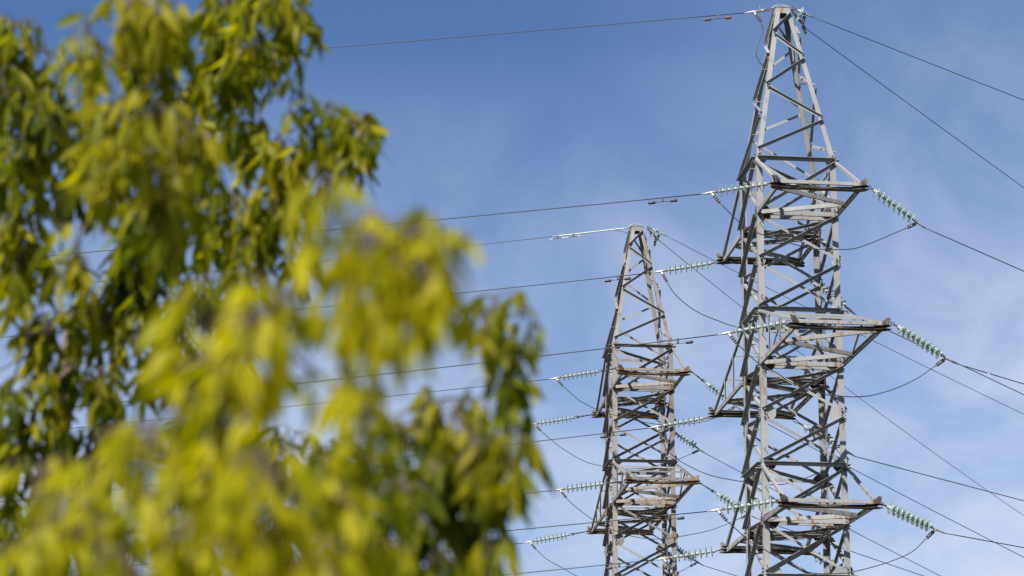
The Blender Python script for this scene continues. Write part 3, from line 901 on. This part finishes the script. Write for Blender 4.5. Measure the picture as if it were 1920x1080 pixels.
far_blobs = [ # px, py, rx, ry, depth, twigs, tint
 (30, 400, 50, 50, 6.3, 4, .35), (60, 480, 60, 40, 6.4, 4, .30), (20, 60, 50, 50, 6.3, 4, .35), (20, 90, 55, 60, 6.2, 5, .30), (70, 160, 40, 50, 6.4, 4, .40), (30, 230, 70, 70, 6.0, 7, .25), (110, 110, 30, 30, 6.3, 2, .5), (150, 215, 40, 40, 6.5, 3, .35),
 (50, 320, 60, 40, 6.3, 4, .45), (40, 480, 60, 60, 6.2, 5, .55), (170, 320, 60, 80, 6.4, 6, .35),
 (250, 470, 80, 70, 6.5, 8, .20), (340, 430, 60, 60, 6.8, 6, .25), (90, 620, 70, 60, 6.2, 6, .45), (200, 590, 80, 60, 6.5, 7, .50), (40, 740, 60, 60, 6.0, 6, .25),
 (150, 720, 80, 70, 6.3, 7, .25), (60, 860, 80, 70, 6.1, 7, .30), (180, 850, 70, 70, 6.4, 6, .25), (60, 990, 90, 80, 6.2, 8, .25), (220, 980, 90, 80, 6.4, 7, .25),
 (430, 30, 60, 45, 6.4, 6, .42), (500, 30, 70, 45, 6.2, 7, .40), (450, 110, 60, 50, 6.5, 6, .35), (520, 120, 40, 40, 6.4, 3, .42), (560, 15, 30, 30, 6.3, 2, .45), (380, 170, 50, 60, 6.7, 5, .55),
 (470, 180, 40, 45, 6.4, 4, .20), (560, 195, 40, 25, 6.2, 2, .35), (620, 215, 45, 30, 6.2, 4, .40), (665, 240, 40, 30, 6.1, 3, .38), (640, 290, 25, 25, 6.2, 2, .20), (700, 235, 20, 12, 6.1, 1, .35),
 (545, 290, 45, 50, 6.3, 5, .50), (480, 300, 35, 40, 6.5, 3, .55), (460, 380, 50, 50, 6.4, 5, .30), (540, 380, 45, 50, 6.3, 5, .30), (560, 440, 30, 40, 6.3, 3, .25), (480, 460, 40, 40, 6.3, 3, .25), (410, 520, 50, 50, 6.6, 4, .25),
 (330, 560, 70, 60, 6.5, 6, .22), (440, 600, 60, 60, 6.5, 5, .30), (340, 680, 60, 50, 6.6, 5, .22), (560, 830, 40, 45, 6.2, 4, .25), (620, 870, 40, 40, 6.4, 3, .30), (480, 890, 60, 60, 6.4, 5, .2), (330, 860, 70, 60, 6.5, 5, .2),
 (420, 1000, 90, 80, 6.3, 7, .25), (580, 990, 80, 80, 6.3, 6, .25), (10, 170, 40, 50, 6.0, 4, .3), (-60, 300, 60, 120, 6.1, 5, .3), (-60, 700, 60, 160, 6.1, 6, .3),
 (300, 130, 60, 50, 6.6, 4, .35), (310, 230, 60, 50, 6.6, 4, .35), (390, 290, 50, 50, 6.6, 4, .35), (-60, 60, 50, 60, 6.2, 4, .35), (450, -50, 80, 40, 6.4, 4, .4),
 (230, 25, 60, 30, 4.8, 3, .62), (170, 65, 22, 18, 4.4, 1, .75), (300, 30, 45, 30, 4.9, 3, .55), (285, 95, 30, 40, 4.9, 2, .25),
 (240, 230, 60, 50, 4.8, 4, .55), (330, 240, 70, 55, 4.7, 5, .62), (270, 320, 80, 60, 4.6, 5, .58), (380, 340, 50, 60, 4.7, 4, .48), (180, 270, 40, 40, 4.9, 2, .5), (330, 400, 70, 50, 4.8, 4, .35), (160, 430, 40, 50, 4.9, 2, .5)]
mid_blobs = [
 (955, 590, 28, 22, 4.3, 2, .42), (990, 600, 22, 24, 4.2, 2, .45), (985, 670, 26, 24, 4.3, 2, .38), (920, 610, 22, 20, 4.4, 1, .4), (940, 740, 30, 25, 4.4, 2, .4), (975, 735, 22, 22, 4.3, 1, .35),
 (870, 780, 30, 40, 4.2, 3, .5), (820, 770, 30, 30, 4.4, 2, .5), (900, 850, 55, 35, 4.0, 5, .55), (965, 860, 40, 30, 4.0, 3, .62), (850, 900, 60, 50, 4.1, 6, .32), (930, 930, 45, 45, 4.1, 4, .25),
 (790, 960, 60, 60, 4.0, 6, .30), (880, 1010, 60, 60, 4.2, 6, .28), (960, 1060, 45, 25, 4.0, 3, .5), (820, 1060, 70, 40, 4.0, 5, .4), (700, 1040, 80, 60, 4.1, 6, .35), (900, 1120, 80, 50, 4.1, 5, .3), (760, 840, 45, 40, 4.2, 3, .4),
 (660, 880, 60, 50, 4.2, 4, .4), (720, 930, 60, 50, 4.1, 5, .45)]
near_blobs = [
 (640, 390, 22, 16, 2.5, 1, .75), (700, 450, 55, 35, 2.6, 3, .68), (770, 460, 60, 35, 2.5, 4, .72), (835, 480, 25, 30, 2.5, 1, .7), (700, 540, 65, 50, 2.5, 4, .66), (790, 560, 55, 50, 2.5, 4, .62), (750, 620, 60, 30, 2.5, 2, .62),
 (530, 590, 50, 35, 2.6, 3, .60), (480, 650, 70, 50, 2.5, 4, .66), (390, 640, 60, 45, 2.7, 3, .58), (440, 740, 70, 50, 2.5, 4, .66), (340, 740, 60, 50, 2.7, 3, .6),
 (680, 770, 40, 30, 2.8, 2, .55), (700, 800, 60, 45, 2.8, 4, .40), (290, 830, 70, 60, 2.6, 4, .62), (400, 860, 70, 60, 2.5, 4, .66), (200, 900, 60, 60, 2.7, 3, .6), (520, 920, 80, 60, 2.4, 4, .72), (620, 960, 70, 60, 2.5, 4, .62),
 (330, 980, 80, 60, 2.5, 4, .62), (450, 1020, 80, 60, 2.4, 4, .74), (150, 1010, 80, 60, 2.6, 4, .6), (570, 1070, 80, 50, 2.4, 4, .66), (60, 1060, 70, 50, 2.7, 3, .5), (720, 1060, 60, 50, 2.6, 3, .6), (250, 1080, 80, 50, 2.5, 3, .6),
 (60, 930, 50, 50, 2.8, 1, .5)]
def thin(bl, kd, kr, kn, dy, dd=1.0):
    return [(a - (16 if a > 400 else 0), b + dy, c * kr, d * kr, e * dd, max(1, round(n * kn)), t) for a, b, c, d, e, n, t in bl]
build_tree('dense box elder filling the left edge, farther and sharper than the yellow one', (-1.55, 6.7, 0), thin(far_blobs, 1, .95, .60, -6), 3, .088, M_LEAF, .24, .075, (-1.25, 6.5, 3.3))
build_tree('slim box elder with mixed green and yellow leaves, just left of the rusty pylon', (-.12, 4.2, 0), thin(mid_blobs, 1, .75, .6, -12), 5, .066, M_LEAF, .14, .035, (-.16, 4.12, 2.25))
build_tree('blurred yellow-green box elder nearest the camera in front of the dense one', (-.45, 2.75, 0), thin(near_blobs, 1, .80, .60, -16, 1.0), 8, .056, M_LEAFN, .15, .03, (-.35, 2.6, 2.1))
